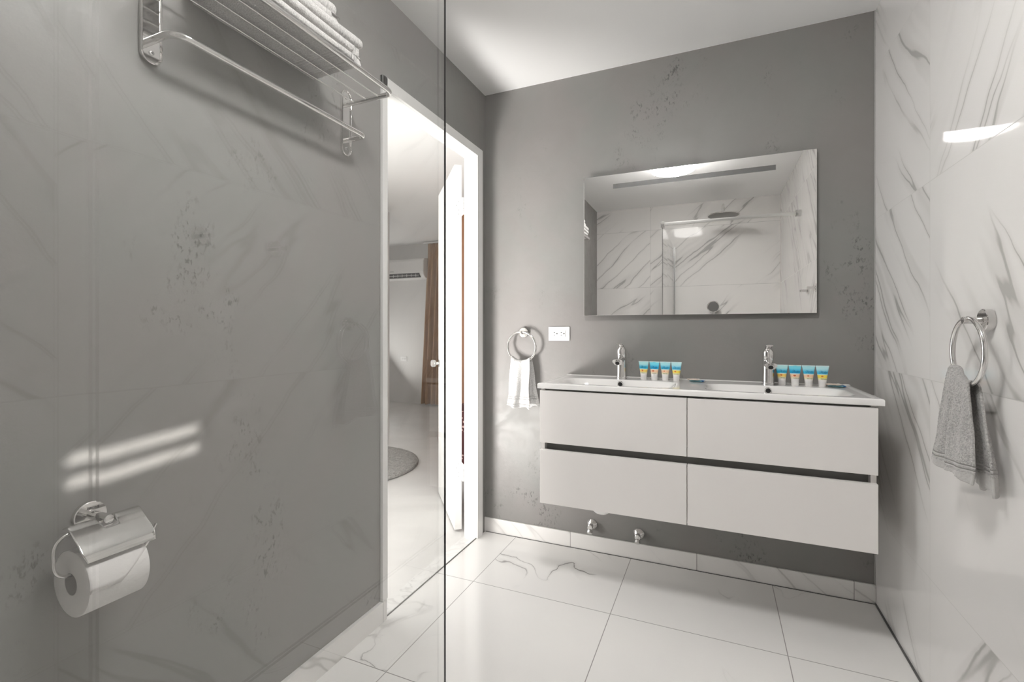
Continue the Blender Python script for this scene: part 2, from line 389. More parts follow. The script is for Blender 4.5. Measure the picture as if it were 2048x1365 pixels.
# ------------------------------------------------------------------ shower screen
XG, YG = -.38, .62
sc = thing('shower_screen', 'frameless clear glass shower screen with chrome bar on the left of the camera', 'shower screen', (XG, YG, 0))
JY = .18
def nofaces(bm, y):
    bmesh.ops.delete(bm, geom=[f for f in bm.faces if abs(f.normal.y) > .9 and abs(f.calc_center_median().y-y) < .001], context='FACES_ONLY')
bm = BM(); box(bm, -.004, .004, JY-YG, -.0006, .006, 1.955); bm.normal_update(); nofaces(bm, JY-YG); obj('glass_pane', bm, m_glass, sc, False)
th_ = math.radians(1.05); ln = JY-YR-.012
bm = BM(); box(bm, -.004, .004, -ln, -.002, .006, 1.955); bm.normal_update(); nofaces(bm, -.002)
bmesh.ops.rotate(bm, verts=bm.verts, cent=(0, 0, 0), matrix=Matrix.Rotation(th_, 3, 'Z')); bmesh.ops.translate(bm, verts=bm.verts, vec=(0, JY-YG, 0))
obj('glass_pane', bm, m_glass, sc, False)
bm = BM(); box(bm, .0006, .0036, -.0006, .0002, .006, 1.955); obj('polished_edge', bm, m_edge, sc, False)  # opaque dark strip: the glass edge's internal reflection painted in
bm = BM(); gx = math.sin(th_)*ln
for a, b in ((-.012, -.006), (.006, .012)): box(bm, gx+a, gx+b, YR-YG+.001, YR-YG+.025, .0, 1.955)
obj('wall_channel', bm, m_brush, sc, False)
bm = BM(); box(bm, -.012, .014, -.05, .004, 1.935, 1.985, bev=.002); obj('glass_clamp', bm, m_chromeb, sc)
bm = BM(); box(bm, .014, XR-XG-.03, -.033, -.018, 1.955, 1.979, bev=.002); obj('support_bar', bm, m_brush, sc)
bm = BM(); box(bm, XR-XG-.035, XR-XG-.0005, -.042, -.009, 1.945, 1.989, bev=.002); obj('wall_clamp', bm, m_chromeb, sc)

# ------------------------------------------------------------------ towel rack (local X = along the wall, -Y = out of the wall)
R0 = .655
rk = thing('towel_rack', 'polished chrome wall towel rack with a railed shelf and a lower bar, beside the door', 'towel rack', (XL, R0, 1.706), PI/2)
RL = .61; OL = lambda X, Dd, Z: Vector((X, -Dd, Z))
for X in (0, RL):
    bm = BM(); ol = rrect(.044, .225, .0218, 10, X, .1095)
    ins = lambda k: [(X+(x-X)*k, .1095+(z-.1095)*(1-(1-k)*.2)) for x, z in ol]
    rings = [[OL(x, d, z) for x, z in ins(k)] for d, k in ((.0005, 1), (.009, 1), (.011, .93), (.0095, .84), (.0065, .80))]
    loft(bm, rings); br = obj('bracket', bm, m_chrome, rk)
    for z in (.022, .197):
        bm = BM(); cyl(bm, OL(X, .006, z), OL(X, .009, z), .0052, n=18, bev=.0006); cyl(bm, OL(X, .0089, z), OL(X, .0093, z), .002, n=6, mi=1); obj('screw', bm, [m_chromeb, m_dark], br)
zb, zs = .050, .173
bm = BM(); tube(bm, smoothpath([OL(0, .006, zb), OL(.0, .089, zb), OL(RL, .089, zb), OL(RL, .006, zb)], [.075, .03], 12), .008, 18); obj('towel_bar', bm, m_chrome, rk)
bm = BM(); tube(bm, smoothpath([OL(0, .006, zs), OL(.0, .202, zs), OL(RL, .202, zs), OL(RL, .006, zs)], [.035, .035], 10), .008, 18); obj('shelf_frame', bm, m_chrome, rk)
for d in (.042, .094, .146):
    bm = BM(); cyl(bm, OL(.004, d, zs), OL(RL-.004, d, zs), .0028, n=12); obj('shelf_rod', bm, m_chrome, rk)

# folded bath towels on the shelf
bz = [(1.015, 1.021), (1.026, 1.032), (1.037, 1.043), (1.070, 1.076), (1.082, 1.088), (1.10, 1.14)]
m_bath = terry('grey_bath_towelling', (.62, .605, .59), [(a, b) for a, b in bz], 1, 300)
ZT = 1.706+zs+.0085
def sagf(x, y): return .004*math.sin(y*13+x*9)
bm = BM()
slab(bm, -1.158, -.962, .735, 1.118, ZT, ZT+.022, .0105, 26, 44, 4, .003, 1.)
slab(bm, -1.160, -.957, .728, 1.105, ZT+.021, ZT+.046, .012, 26, 44, 4, .004, 2.)
slab(bm, -1.156, -.953, .735, 1.112, ZT+.045, ZT+.074, .014, 26, 44, 4, .005, 3.)
tag(obj('folded_towel', bm, m_bath), 'grey folded bath towel lying directly on the chrome rack shelf, under another', 'towel', 'bath towels on the rack')
bm = BM()
slab(bm, -1.156, -.975, .74, 1.045, ZT+.077, ZT+.106, .014, 26, 44, 4, .005, 4.)
slab(bm, -1.152, -.982, .745, 1.035, ZT+.105, ZT+.137, .0155, 26, 44, 4, .006, 5.)
bz2 = terry('grey_bath_towelling_upper', (.62, .605, .59), [(.985, .99), (.996, 1.001)], 1, 300)
tag(obj('folded_towel', bm, bz2), 'grey folded bath towel on top of the rack stack, shorter than the one below', 'towel', 'bath towels on the rack')

# ------------------------------------------------------------------ towel rings and hand towels
def towel_ring(label, loc, rz):
    t = thing('towel_ring', label, 'towel ring', loc, rz, 'chrome towel rings')
    bm = BM(); lathe(bm, (0, 0, 0), (0, -1, 0), [(0.0005, .0265), (.015, .0265), (.0165, .025), (.0168, .01)], 40); obj('wall_flange', bm, m_chrome, t)
    bm = BM(); cyl(bm, (0, -.0168, 0), (0, -.052, 0), .0085, n=24, bev=.001); obj('post', bm, m_chrome, t)
    bm = BM(); Rr = .079
    tube(bm, [(Rr*math.sin(2*PI*i/72), -.042, -Rr+.004+Rr*math.cos(2*PI*i/72)) for i in range(72)], .0058, 16, closed=True); obj('ring', bm, m_chrome, t)
    return t
RB = (-.935, D, 1.092); RRt = (XR, 1.466, 1.129)
tr = towel_ring('chrome towel ring on the grey back wall left of the outlet, holding a white towel', RB, 0)
dup(tr, RRt, -PI/2, 'chrome towel ring on the white marble wall at far right, holding a grey towel')

def hand_towel(label, mat, loc, rz, crest, fr, bk, seed=0., nw=64, nq=150, flare=.02, rgroup=None):
    """crest=(xa,xb) on the ring arc; fr / bk = (xa, xb, z at bottom left, z at bottom right) of the room-side and wall-side falls"""
    bm = BM(); Rr = .079; rows = []
    for j in range(nq+1):
        q = -1+2*j/nq; s = abs(q); side = fr if q < 0 else bk; row = []
        for i in range(nw+1):
            a = i/nw
            xc = crest[0]+(crest[1]-crest[0])*a
            zc = -Rr+.004-math.sqrt(max(Rr*Rr-xc*xc, .0001))+.0085
            e = s**.75; xb = side[0]+(side[1]-side[0])*a
            X = xc*(1-e)+xb*e
            zb_ = side[2]+(side[3]-side[2])*a+.006*math.sin(a*9+seed)
            arc = min(1., s/.045)
            Z = zc-(1-math.cos(arc*PI/2))*.011 if s < .045 else (zc-.011)*(1-(s-.045)/.955)+zb_*(s-.045)/.955
            off = .0105*math.sin(arc*PI/2)+flare*max(0, s-.05)*(1.2 if q < 0 else .35)
            Y = (-1 if q < 0 else 1)*off
            amp = (.0045+.006*math.sin(min(1, s*1.3)*PI/2))*(1 if q < 0 else .6)
            ph = seed*2+(0 if q < 0 else 1.7)
            Y += amp*(math.sin(a*2*PI*1.6+ph)*.8+.5*math.sin(a*2*PI*3.1+ph*1.3+s*1.5))*min(1, .45+s)
            X += .004*math.sin(s*9+a*5+seed)*s
            nn = Vector((X*22+seed, q*4, a*4)); Y += .0018*noise.noise(nn)
            row.append(bm.verts.new((X, -.042+Y, Z)))
        rows.append(row)
    for r0, r1 in zip(rows, rows[1:]):
        for i in range(nw): bm.faces.new((r0[i], r0[i+1], r1[i+1], r1[i]))
    o = obj('hand_towel', bm, mat, loc=loc); o.rotation_euler = (0, 0, rz)
    m = o.modifiers.new('thickness', 'SOLIDIFY'); m.thickness = .0055; m.offset = 0
    m = o.modifiers.new('soft', 'SUBSURF'); m.levels = 1; m.render_levels = 1
    tx = bpy.data.textures.new('nap', 'CLOUDS'); tx.noise_scale = .0035
    m = o.modifiers.new('nap', 'DISPLACE'); m.texture = tx; m.strength = .0022; m.mid_level = .5; m.texture_coords = 'LOCAL'
    return tag(o, label, 'towel', rgroup)
m_tw = terry('white_hand_towelling', (.66, .655, .645), [(-.40, -.395), (-.385, -.381), (-.372, -.368), (-.345, -.341), (-.334, -.330)], 2, 330)
m_tg = terry('grey_hand_towelling', (.50, .49, .475), [(-.338, -.332), (-.347, -.341), (-.42, -.352)], 2, 260)
hand_towel('small white hand towel hanging through the ring on the grey back wall', m_tw, RB, 0, (-.055, .050), (-.068, .058, -.385, -.392), (.0, .088, -.392, -.385), 1.)
hand_towel('grey hand towel hanging through the ring on the marble wall at far right', m_tg, RRt, -PI/2, (-.066, .022), (-.094, .074, -.364, -.370), (.004, .094, -.388, -.390), 2.4, flare=.018)

# robe hooks on the marble wall (seen in the mirror and in the glass)
def hook(label, loc, rz):
    t = thing('robe_hook', label, 'hook', loc, rz, 'chrome robe hooks')
    bm = BM(); lathe(bm, (0, 0, 0), (0, -1, 0), [(.0005, .0265), (.009, .0265), (.0105, .025), (.0107, .01)], 40); obj('wall_flange', bm, m_chrome, t)
    bm = BM(); lathe(bm, (0, -.0107, 0), (0, -1, 0), [(0, .0085), (.032, .0085), (.033, .0085), (.04, .0085), (.0415, .007)], 24); obj('peg', bm, m_chrome, t)
    return t
hk = hook('chrome robe hook on the marble wall nearer the vanity, mirrored as the fainter one', (XR, 1.13, 1.374), -PI/2)
dup(hk, (XR, .885, 1.374), -PI/2, 'chrome robe hook on the marble wall nearer the shower, mirrored brightly in the glass screen')

# ------------------------------------------------------------------ toilet paper holder and roll
HP = (XL, .5415, .731)
tp = thing('toilet_paper_holder', 'chrome toilet paper holder with curved cover flap on the grey wall at lower left', 'toilet paper holder', HP, PI/2)
bm = BM(); lathe(bm, OL(0, 0, 0), (0, -1, 0), [(.0005, .028), (.010, .028), (.0115, .0265), (.0118, .01)], 48); fl = obj('wall_flange', bm, m_chrome, tp)
bm = text_mesh('GROHE', .0062, 0, .00008, 'CENTER', .0001); bmesh.ops.rotate(bm, verts=bm.verts, cent=(0, 0, 0), matrix=Matrix.Rotation(PI/2, 3, 'X')); bmesh.ops.translate(bm, verts=bm.verts, vec=(.003, -.0120, .013))
obj('lettering', bm, m_dark, fl, False)
bm = BM(); cyl(bm, OL(0, .0118, .003), OL(0, .074, .003), .0085, n=26, bev=.001); obj('post', bm, m_chrome, tp)
bm = BM(); tube(bm, smoothpath([OL(-.006, .062, -.002), OL(-.083, .064, -.006), OL(-.083, .070, -.081), OL(.066, .070, -.081), OL(.086, .070, -.038)], [.03, .028, .012], 8), .0032, 14); obj('roll_wire', bm, m_chrome, tp)
bm = BM(); prof = [(.046, .001), (.053, .006), (.062, .0055), (.074, -.003), (.084, -.011), (.098, -.022), (.111, -.035), (.122, -.0505)]
rows = []
for i, (d, z) in enumerate(prof):
    k = 0 if i < len(prof)-1 else .004; r = []
    for j in range(41):
        X = -.061+.122*j/40; X = max(-.061+k, min(.061-k, X))
        z_ = z
        if abs(X) < .0125 and i < 4: d, z_ = .078, -.0058
        dd = d
        r.append(bm.verts.new(OL(X, dd, z_))); d = prof[i][0]
    rows.append(r)
for a, b in zip(rows, rows[1:]):
    for j in range(40):
        q = (a[j], a[j+1], b[j+1], b[j])
        if (q[0].co-q[3].co).length > 1e-5 or (q[1].co-q[2].co).length > 1e-5: bm.faces.new(q)
bmesh.ops.remove_doubles(bm, verts=bm.verts, dist=1e-6)
o = obj('cover_flap', bm, plain('polished_cover', (.74, .735, .72), .10, 1), tp); m = o.modifiers.new('t', 'SOLIDIFY'); m.thickness = .0012; m = o.modifiers.new('b', 'BEVEL'); m.width = .0004; m.limit_method = 'ANGLE'
def paper():
    t = NT('tissue_paper'); p = t.obc(); t.bump(t.M('ADD', t.noise(p, 55, 4, .6, 1.5), t.M('MULTIPLY', t.noise(p, 600, 2), .25)), .35, .0025)
    return t.set(Base_Color=(.78, .765, .75), Roughness=.9, Specular_IOR_Level=.1)
m_paper = paper()
rl = thing('toilet_paper_roll', 'white toilet paper roll hanging on the chrome holder at lower left', 'toilet paper', (XL, .5415, .731-.0978), PI/2)
bm = BM(); A, ri, ro = .070, .0205, .0605; n = 72
def rrng(X, r): return [OL(X, A+r*math.cos(2*PI*i/n), r*math.sin(2*PI*i/n)) for i in range(n)]
loft(bm, [rrng(-.059, ri), rrng(-.0595, ro-.003), rrng(-.058, ro), rrng(.041, ro), rrng(.0425, ro-.003), rrng(.042, ri)], cap=False); obj('paper', bm, m_paper, rl)
bm = BM(); loft(bm, [rrng(-.0585, ri-.0012), rrng(.0415, ri-.0012), rrng(.0415, ri), rrng(-.0585, ri), rrng(-.0585, ri-.0012)], cap=False); obj('cardboard_core', bm, plain('grey_cardboard', (.40, .385, .37), .9), rl)
bm = BM(); rows = []
for j in range(9):
    an = math.radians(78-j*10.5); rr = ro+.0006+(.0014*(j/8)**2); xr = .0405-(0 if j < 5 else (j-4)*.0125)
    rows.append([bm.verts.new(OL(-.058+(xr+.058)*i/12, A+rr*math.cos(an), rr*math.sin(an))) for i in range(13)])
for a, b in zip(rows, rows[1:]):
    for i in range(12): bm.faces.new((a[i], a[i+1], b[i+1], b[i]))
o = obj('loose_sheet', bm, m_paper, rl); m = o.modifiers.new('t', 'SOLIDIFY'); m.thickness = .0005

# ------------------------------------------------------------------ mirror
mx0, mx1, mz0, mz1 = -.6035, .387, 1.177, 1.863; mc = (mx0+mx1)/2
mr = thing('wall_mirror', 'frameless rectangular mirror with a frosted light strip above the double vanity', 'mirror', (mc, D-.002, 0), .0049)
hw = (mx1-mx0)/2
bm = BM(); box(bm, -hw, hw, -.028, -.0235, mz0, mz1, bev=.0012, seg=2); gl = obj('mirror_glass', bm, m_mirror, mr, False)
bm = BM(); box(bm, -hw+.145, hw-.15, -.0283, -.0278, 1.794, 1.816); obj('frosted_strip', bm, m_frost, gl, False)
bm = BM(); box(bm, -hw+.012, hw-.012, -.0235, -.003, mz0+.012, mz1-.012); obj('back_frame', bm, m_channel, mr, False)

# ------------------------------------------------------------------ vanity cabinet and washbasin
VX0, VX1, VY, VZ0, VZ1 = -.689, .490, 1.90, .369, .856
vc = thing('vanity_cabinet', 'wall-hung pale greige vanity cabinet with four drawers under the double basin', 'cabinet', (-.0995, D, 0))
vm = (VX0+VX1)/2; a0, a1, yb = VX0-vm, VX1-vm, D-.0015
ty = lambda y: y-D
bm = BM()
box(bm, a0, a0+.016, ty(VY+.0195), ty(yb), VZ0, VZ1-.002); box(bm, a1-.016, a1, ty(VY+.0195), ty(yb), VZ0, VZ1-.002)
box(bm, a0+.016, a1-.016, ty(VY+.0205), ty(yb), VZ0+.0, VZ0+.016); box(bm, a0+.016, a1-.016, ty(yb-.012), ty(yb), VZ0+.016, VZ1-.004)
box(bm, -.008, .008, ty(VY+.07), ty(yb-.012), VZ0+.016, VZ1-.06)
obj('carcass', bm, m_lacq, vc, False)
bm = BM()
box(bm, a0+.016, a1-.016, ty(VY+.050), ty(VY+.054), .575, .65); box(bm, a0+.016, a1-.016, ty(VY+.0215), ty(VY+.050), .648, .652)
obj('handle_channel', bm, m_channel, vc, False)
bm = BM(); box(bm, a0+.016, a1-.016, ty(VY+.03), ty(VY+.034), .80, .8545); obj('upper_channel', bm, m_channel, vc, False)
for x0, x1 in ((a0, -.0012), (.0012, a1)):
    for z0, z1 in ((VZ0, .5975), (.6275, VZ1-.007)):
        bm = BM(); box(bm, x0, x1, ty(VY), ty(VY+.019), z0, z1, bev=.0012); obj('drawer', bm, m_lacq, vc, False)
# basin: one moulded ceramic top with two bowls
wb = thing('washbasin', 'white glazed double washbasin top with two shallow bowls on the vanity', 'sink', (-.0955, D, .8565))
CX0, CX1, CY0, CY1 = -.699, .507, 1.896, D-.001; BC = (-.395, .205)
def top(x, y):
    z = .880
    for c in BC:
        ax, ay = .245, .128; cy = 2.068
        dx, dy = abs(x-c)/ax, abs(y-cy)/ay
        d = (dx**5+dy**5)**.2; edge = (1-d)*ay
        if edge > 0:
            s_ = min(1., edge/.045); z -= .088*(s_*s_*(3-2*s_))*(1-.15*min(1, dx))+.004*min(1, edge/.01)
    e = min(x-CX0, CX1-x, y-CY0)
    if e < .006: z -= .0045*(1-e/.006)**2
    if .006 <= e < .016: z -= .0
    if y > 2.315: z += .003*min(1, (y-2.315)/.008)
    e2 = min(x-CX0, CX1-x, y-CY0)
    if e2 > .018: z -= .0022*min(1, (e2-.018)/.01)
    return z
bm = BM(); nx, ny = 300, 130; xs = [CX0+(CX1-CX0)*i/nx for i in range(nx+1)]; ys = [CY0+(CY1-CY0)*j/ny for j in range(ny+1)]
xs[1:1] = [CX0+.0008, CX0+.002]; xs[-1:-1] = [CX1-.002, CX1-.0008]; ys[1:1] = [CY0+.0008, CY0+.002]
g = [[bm.verts.new((x+.0955, y-D, top(x, y)-.8565)) for y in ys] for x in xs]
for i in range(len(xs)-1):
    for j in range(len(ys)-1): bm.faces.new((g[i][j], g[i+1][j], g[i+1][j+1], g[i][j+1]))
rim = [g[i][0] for i in range(len(xs))]+[g[-1][j] for j in range(1, len(ys))]+[g[i][-1] for i in range(len(xs)-2, -1, -1)]+[g[0][j] for j in range(len(ys)-2, 0, -1)]
low = [bm.verts.new((v.co.x, v.co.y, .001)) for v in rim]
for k in range(len(rim)): bm.faces.new((rim[k], rim[(k+1) % len(rim)], low[(k+1) % len(rim)], low[k]))
obj('basin_top', bm, m_ceramic, wb)
for c in (-.400, .196):
    bm = BM(); lathe(bm, (c+.0955, 2.178-D, .859-.8565), (0, -1, -.12), [(-.012, .012), (.0, .0135), (.002, .0125), (.001, .0095)], 30); of = obj('overflow_ring', bm, m_chrome, wb)
    bm = BM(); lathe(bm, (c+.0955, 2.1775-D, .859-.8565), (0, -1, -.12), [(-.006, .0095), (.0012, .0094)], 24); obj('overflow_hole', bm, m_dark, of)
for c in BC:
    bm = BM(); lathe(bm, (c+.0955, 2.068-D, .7905-.8565), (0, 0, 1), [(-.01, .03), (.0, .031), (.003, .029), (.003, .02), (.006, .018), (.007, .005)], 30); obj('drain_plug', bm, m_chrome, wb)

# ------------------------------------------------------------------ faucets
fc = thing('faucet', 'chrome single-lever basin faucet over the left bowl', 'faucet', (-.408, 2.255, .8775), 0, 'basin faucets')
bm = BM(); lathe(bm, (0, 0, 0), (0, 0, 1), [(0, .0245), (.003, .0245), (.02, .0232), (.055, .0222), (.095, .022), (.101, .0215)], 40); fb = obj('body', bm, m_chrome, fc)
bm = BM(); rings = []
for s in [i/10 for i in range(11)]:
    y = -.008-s*.092; wx = .0175+.006*s; hz = .0165-.0030*s; zc = .087-.005*s+.004*math.sin(s*PI)
    ring = []
    for k in range(28):
        a = 2*PI*k/28; cx, sz = math.cos(a), math.sin(a)
        ring.append((wx*math.copysign(abs(cx)**.6, cx)*(1 if sz > -.2 else .80), y-(.008*s)*sz, zc+hz*math.copysign(abs(sz)**.75, sz)))
    rings.append(ring)
loft(bm, rings); sp = obj('spout', bm, m_chrome, fc)
bm = BM(); lathe(bm, (0, -.102, .0800), (0, -.86, -.5), [(-.003, .0115), (.003, .0115), (.0032, .0090)], 24); ae = obj('aerator', bm, m_chromeb, sp)
bm = BM(); lathe(bm, (0, -.102, .0800), (0, -.86, -.5), [(0, .0092), (.0036, .0092)], 24); obj('outlet', bm, m_dark, sp)
bm = BM(); lathe(bm, (0, 0, .102), (0, 0, 1), [(0, .0205), (.002, .0215), (.030, .0220), (.035, .0215), (.047, .014), (.050, .010)], 40); hd = obj('handle', bm, m_chrome, fc)
bm = BM(); rings = []
for s in [i/8 for i in range(9)]:
    y = .012-s*.072; wx = .010+.004*math.sin(s*PI*.6); z = .150+.014*s
    rings.append([(wx*math.cos(2*PI*k/16), y, z+.0035*math.sin(2*PI*k/16)) for k in range(16)])
loft(bm, rings); obj('lever', bm, m_chrome, hd)
dup(fc, (.203, 2.255, .8775), 0, 'chrome single-lever basin faucet over the right bowl')

# ------------------------------------------------------------------ toiletry tubes
INK, TEAL, PURE = plain('dark_ink', (.10, .12, .10), .6), plain('teal_ink', (.01, .17, .36), .5), None
def tube_mat(i, sky, sea, sand, low_):
    t = NT('printed_tube_'+('coral', 'shell', 'star', 'clam')[i]); z = t.sep(t.obc())[2]
    n = t.M('ADD', z, t.M('MULTIPLY', t.M('SUBTRACT', t.noise(t.obc(), 60, 2), .5), .003))
    c = t.mix(t.ramp(n, .0275, .0290), (.82, .80, .78), low_)
    c = t.mix(t.ramp(n, .033, .037), c, sand)
    c = t.mix(t.ramp(n, .0455, .0485), c, (.72, .87, .84))
    c = t.mix(t.ramp(n, .048, .0515), c, sea)
    c = t.mix(t.ramp(n, .056, .074), c, sky)
    return t.set(Base_Color=c, Roughness=.32)
TM = [tube_mat(0, (.45, .78, .80), (.02, .50, .72), (.86, .62, .14), (.80, .78, .50)),
      tube_mat(1, (.18, .68, .82), (.0, .40, .72), (.86, .58, .38), (.82, .74, .55)),
      tube_mat(2, (.38, .74, .80), (.03, .46, .70), (.84, .58, .38), (.80, .76, .52)),
      tube_mat(3, (.50, .80, .84), (.08, .52, .74), (.88, .70, .10), (.84, .80, .42))]
m_cap = plain('white_tube_cap', (.80, .785, .775), .35)
RED = plain('coral_red_print', (.62, .13, .04), .6)
TILT = math.atan2(.0125, .058)
def onface(bm, x, z):
    """lay flat artwork (xy plane) onto the sloping front of a tube"""
    bmesh.ops.rotate(bm, verts=bm.verts, cent=(0, 0, 0), matrix=Matrix.Rotation(PI/2-TILT, 3, 'X'))
    yy = -(.0142-(z-.021)/.058*.0125)-.0006
    bmesh.ops.translate(bm, verts=bm.verts, vec=(x, yy, z)); return bm
def motif(i):
    bm = BM(); r = .0042
    def poly(P): bm.faces.new([bm.verts.new((x, y, 0)) for x, y in P])
    if i == 2: poly([((r if k % 2 == 0 else r*.42)*math.sin(PI*k/5), (r if k % 2 == 0 else r*.42)*math.cos(PI*k/5)) for k in range(10)])
    elif i == 0:
        for a in (.3, 1.0, 1.7, 2.4):
            c, s = math.cos(a), math.sin(a); poly([(-.005*c-.0006*s, .005*s*.8-.0006*c+.001), (.004*c-.0006*s, -.004*s-.0006*c), (.004*c+.0006*s, -.004*s+.0006*c), (-.005*c+.0006*s, .005*s*.8+.0006*c+.001)])
    elif i == 1: poly([(.0048*math.cos(2*PI*k/16), .0030*math.sin(2*PI*k/16)*(1.2 if k > 8 else .8)) for k in range(16)])
    else: poly([(.0045*math.cos(PI*k/8), .0036*math.sin(PI*k/8)-.001) for k in range(9)]+[(-.003, -.0022), (.003, -.0022)])
    return bm
NAMES = ['Shampoo', 'Conditioner', 'Body Wash', 'Body Lotion']
KIND = ['branching coral print', 'round shell print on peach', 'starfish print', 'clam print on yellow']
protos = []
for i in range(4):
    first = thing('toiletry_tube', '', 'tube', (0, 0, 0), 0, 'beach-print toiletry tubes')
    bm = BM(); lathe(bm, (0, 0, 0), (0, 0, 1), [(0, .0128), (.001, .0136), (.0205, .0140), (.021, .0135)], 32); obj('cap', bm, m_cap, first)
    bm = BM(); rings = []
    for s in [k/10 for k in range(11)]:
        z = .021+.058*s; rx, ry = .0142+.0085*s, .0142-.0130*s
        rings.append([(rx*math.cos(2*PI*k/32), ry*math.sin(2*PI*k/32), z) for k in range(32)])
    rings.append([(.0230*math.cos(2*PI*k/32), .0010*math.sin(2*PI*k/32), .084) for k in range(32)])
    loft(bm, rings); bd = obj('printed_body', bm, TM[i], first)
    bm = BM(); box(bm, -.0230, .0230, -.0011, .0011, .0795, .0842); obj('crimped_seal', bm, plain('pale_blue_seal_'+str(i), (.62, .80, .82), .4), first, False)
    bm = onface(text_mesh('A', .0150, .35, .00005, 'LEFT', .0), -.011, .0530)
    b2 = onface(text_mesh('ruba', .0088, .2, .00005, 'LEFT', .0001), -.0005, .0565)
    b3 = onface(text_mesh('RESORT', .0034, .2, .00005, 'LEFT', .0001), .0, .0530)
    b4 = onface(tube(BM(), smoothpath([(-.011, -.001, 0), (-.0125, .005, 0), (-.006, .012, 0), (-.004, .010, 0)], .005, 6), .0004, 6), 0, .0530)
    for q in (b2, b3, b4):
        me = bpy.data.meshes.new('x'); q.to_mesh(me); q.free(); bm.from_mesh(me); bpy.data.meshes.remove(me)
    obj('lettering', bm, TEAL, bd, False)
    bm = onface(text_mesh(NAMES[i], .0042, 0, .00005, 'CENTER', .00012), .002, .0300); obj('product_name', bm, INK, bd, False)
    obj('motif', onface(motif(i), -.003, .0420), RED, bd, False)
    protos.append(first)
for gi, (xs0, side) in enumerate(((-.306, 'left'), (.252, 'right'))):
    for i in range(4):
        p = (xs0+.0478*i, 2.250-.0006*i, .8777); rz = (-.10 if gi == 0 else .06)+random.uniform(-.06, .06)
        lab = 'small toiletry tube with %s, in the row beside the %s faucet' % (KIND[i], side)
        if gi == 0:
            protos[i].location = p; protos[i].rotation_euler = (0, 0, rz); protos[i]['label'] = lab
        else: dup(protos[i], p, rz, lab)
# soap sachets: a white one slipped over a blue one
def packet(name, loc, rz, mat, label, w=.062, h=.040, z=.0, t=.007, sd=0.):
    bm = BM(); slab(bm, -w/2, w/2, -h/2, h/2, 0, t, t*.49, 26, 18, 4, 0, sd)
    for v in bm.verts:
        e = min(w/2-abs(v.co.x), h/2-abs(v.co.y)); k = min(1, e/.010); k = k*k*(3-2*k)
        v.co.z = (v.co.z-t*.5)*(.14+.86*k)+t*.5+.0013*noise.noise(Vector((v.co.x*90+sd, v.co.y*90, 0)))+.0012
    o = obj(name, bm, mat, loc=loc); o.rotation_euler = (0, 0, rz); return tag(o, label, 'packet', 'wrapped soap packets')
def sachet(name, c1, c2):
    t = NT(name); p = t.sep(t.obc()); f = t.ramp(t.M('ADD', p[0], t.M('MULTIPLY', p[1], .6)), .010, .013)
    return t.set(Base_Color=t.mix(f, c1, c2), Roughness=.35)
m_blue = sachet('blue_sachet', (.30, .58, .66), (.01, .13, .34)); m_wh = sachet('cream_sachet', (.72, .62, .55), (.80, .76, .70))
for x, y, r, side in ((-.083, 2.225, -.15, 'left'), (.436, 2.240, -.2, 'right')):
    packet('soap_packet', (x+.008, y+.008, .8778), r, m_blue, 'blue wrapped soap packet under the cream one, beside the %s tube row' % side, sd=x)
    packet('soap_packet', (x-.006, y-.006, .8856), r+.12, m_wh, 'cream wrapped soap packet lying on the blue one, beside the %s tube row' % side, w=.056, h=.036, t=.006, sd=x+3)

# ------------------------------------------------------------------ outlets
def outlet(label, loc, w_, h_, rz=0):
    t = thing('wall_outlet', label, 'outlet', loc, rz)
    bm = BM(); box(bm, -w_/2, w_/2, -.006, -.0005, -h_/2, h_/2, bev=.002); obj('cover_plate', bm, m_plastic, t)
    bm = BM(); box(bm, -w_*.30, w_*.30, -.0085, -.006, -h_*.235, h_*.235, bev=.001); rc = obj('receptacle', bm, m_plastic, t)
    for s in (-1, 1):
        bm = BM(); cx = s*w_*.165; box(bm, cx-.0085, cx-.0010, -.0092, -.0084, .0050, .0078); obj('slot', bm, m_dark, rc, False)
        bm = BM(); box(bm, cx-.0085, cx-.0010, -.0092, -.0084, -.0078, -.0050); obj('slot', bm, m_dark, rc, False)
        bm = BM(); cyl(bm, (cx+.009, -.0084, 0), (cx+.009, -.0092, 0), .0036, n=12); obj('ground_hole', bm, m_dark, rc, False)
    bm = BM(); box(bm, -.0035, -.0005, -.0092, -.0085, -.004, .004); box(bm, .0005, .0035, -.0092, -.0085, -.004, .004); obj('test_button', bm, m_plastic, rc, False)
    for s in (-1, 1):
        bm = BM(); cyl(bm, (s*w_*.42, -.006, 0), (s*w_*.42, -.0068, 0), .0028, n=14); obj('screw', bm, m_plastic, t)
    return t
outlet('white double electrical outlet on the grey back wall between towel ring and mirror', (-.742, D, 1.087), .113, .071)
outlet('small white outlet plate on the bedroom far wall below the air conditioner', (-4.365, NY, .668), .115, .07)

# ------------------------------------------------------------------ valves and trap below the vanity
v1 = thing('shut_off_valve', 'chrome shut-off valve low on the back wall, left of the two under the vanity', 'valve', (-.570, D, .130), 0, 'shut-off valves')
bm = BM(); lathe(bm, (0, 0, 0), (0, -1, 0), [(.0005, .0265), (.003, .0265), (.006, .024), (.020, .0125), (.0205, .011)], 36); obj('wall_flange', bm, m_chrome, v1)
bm = BM(); lathe(bm, (0, -.0205, 0), (0, -1, 0), [(0, .0105), (.012, .0105), (.0125, .013), (.026, .013), (.028, .011)], 20); obj('body', bm, m_chrome, v1)
bm = BM(); lathe(bm, (0, -.040, -.010), (0, -.75, -1), [(-.004, .006), (.004, .006), (.005, .013), (.018, .0145), (.021, .012)], 8); obj('handle', bm, m_chromeb, v1)
dup(v1, (-.341, D, .121), 0, 'chrome shut-off valve low on the back wall, right of the two under the vanity')
pt = thing('drain_trap', 'white plastic drain trap peeking out below the vanity near the left valve', 'drain trap', (-.505, D, .257))
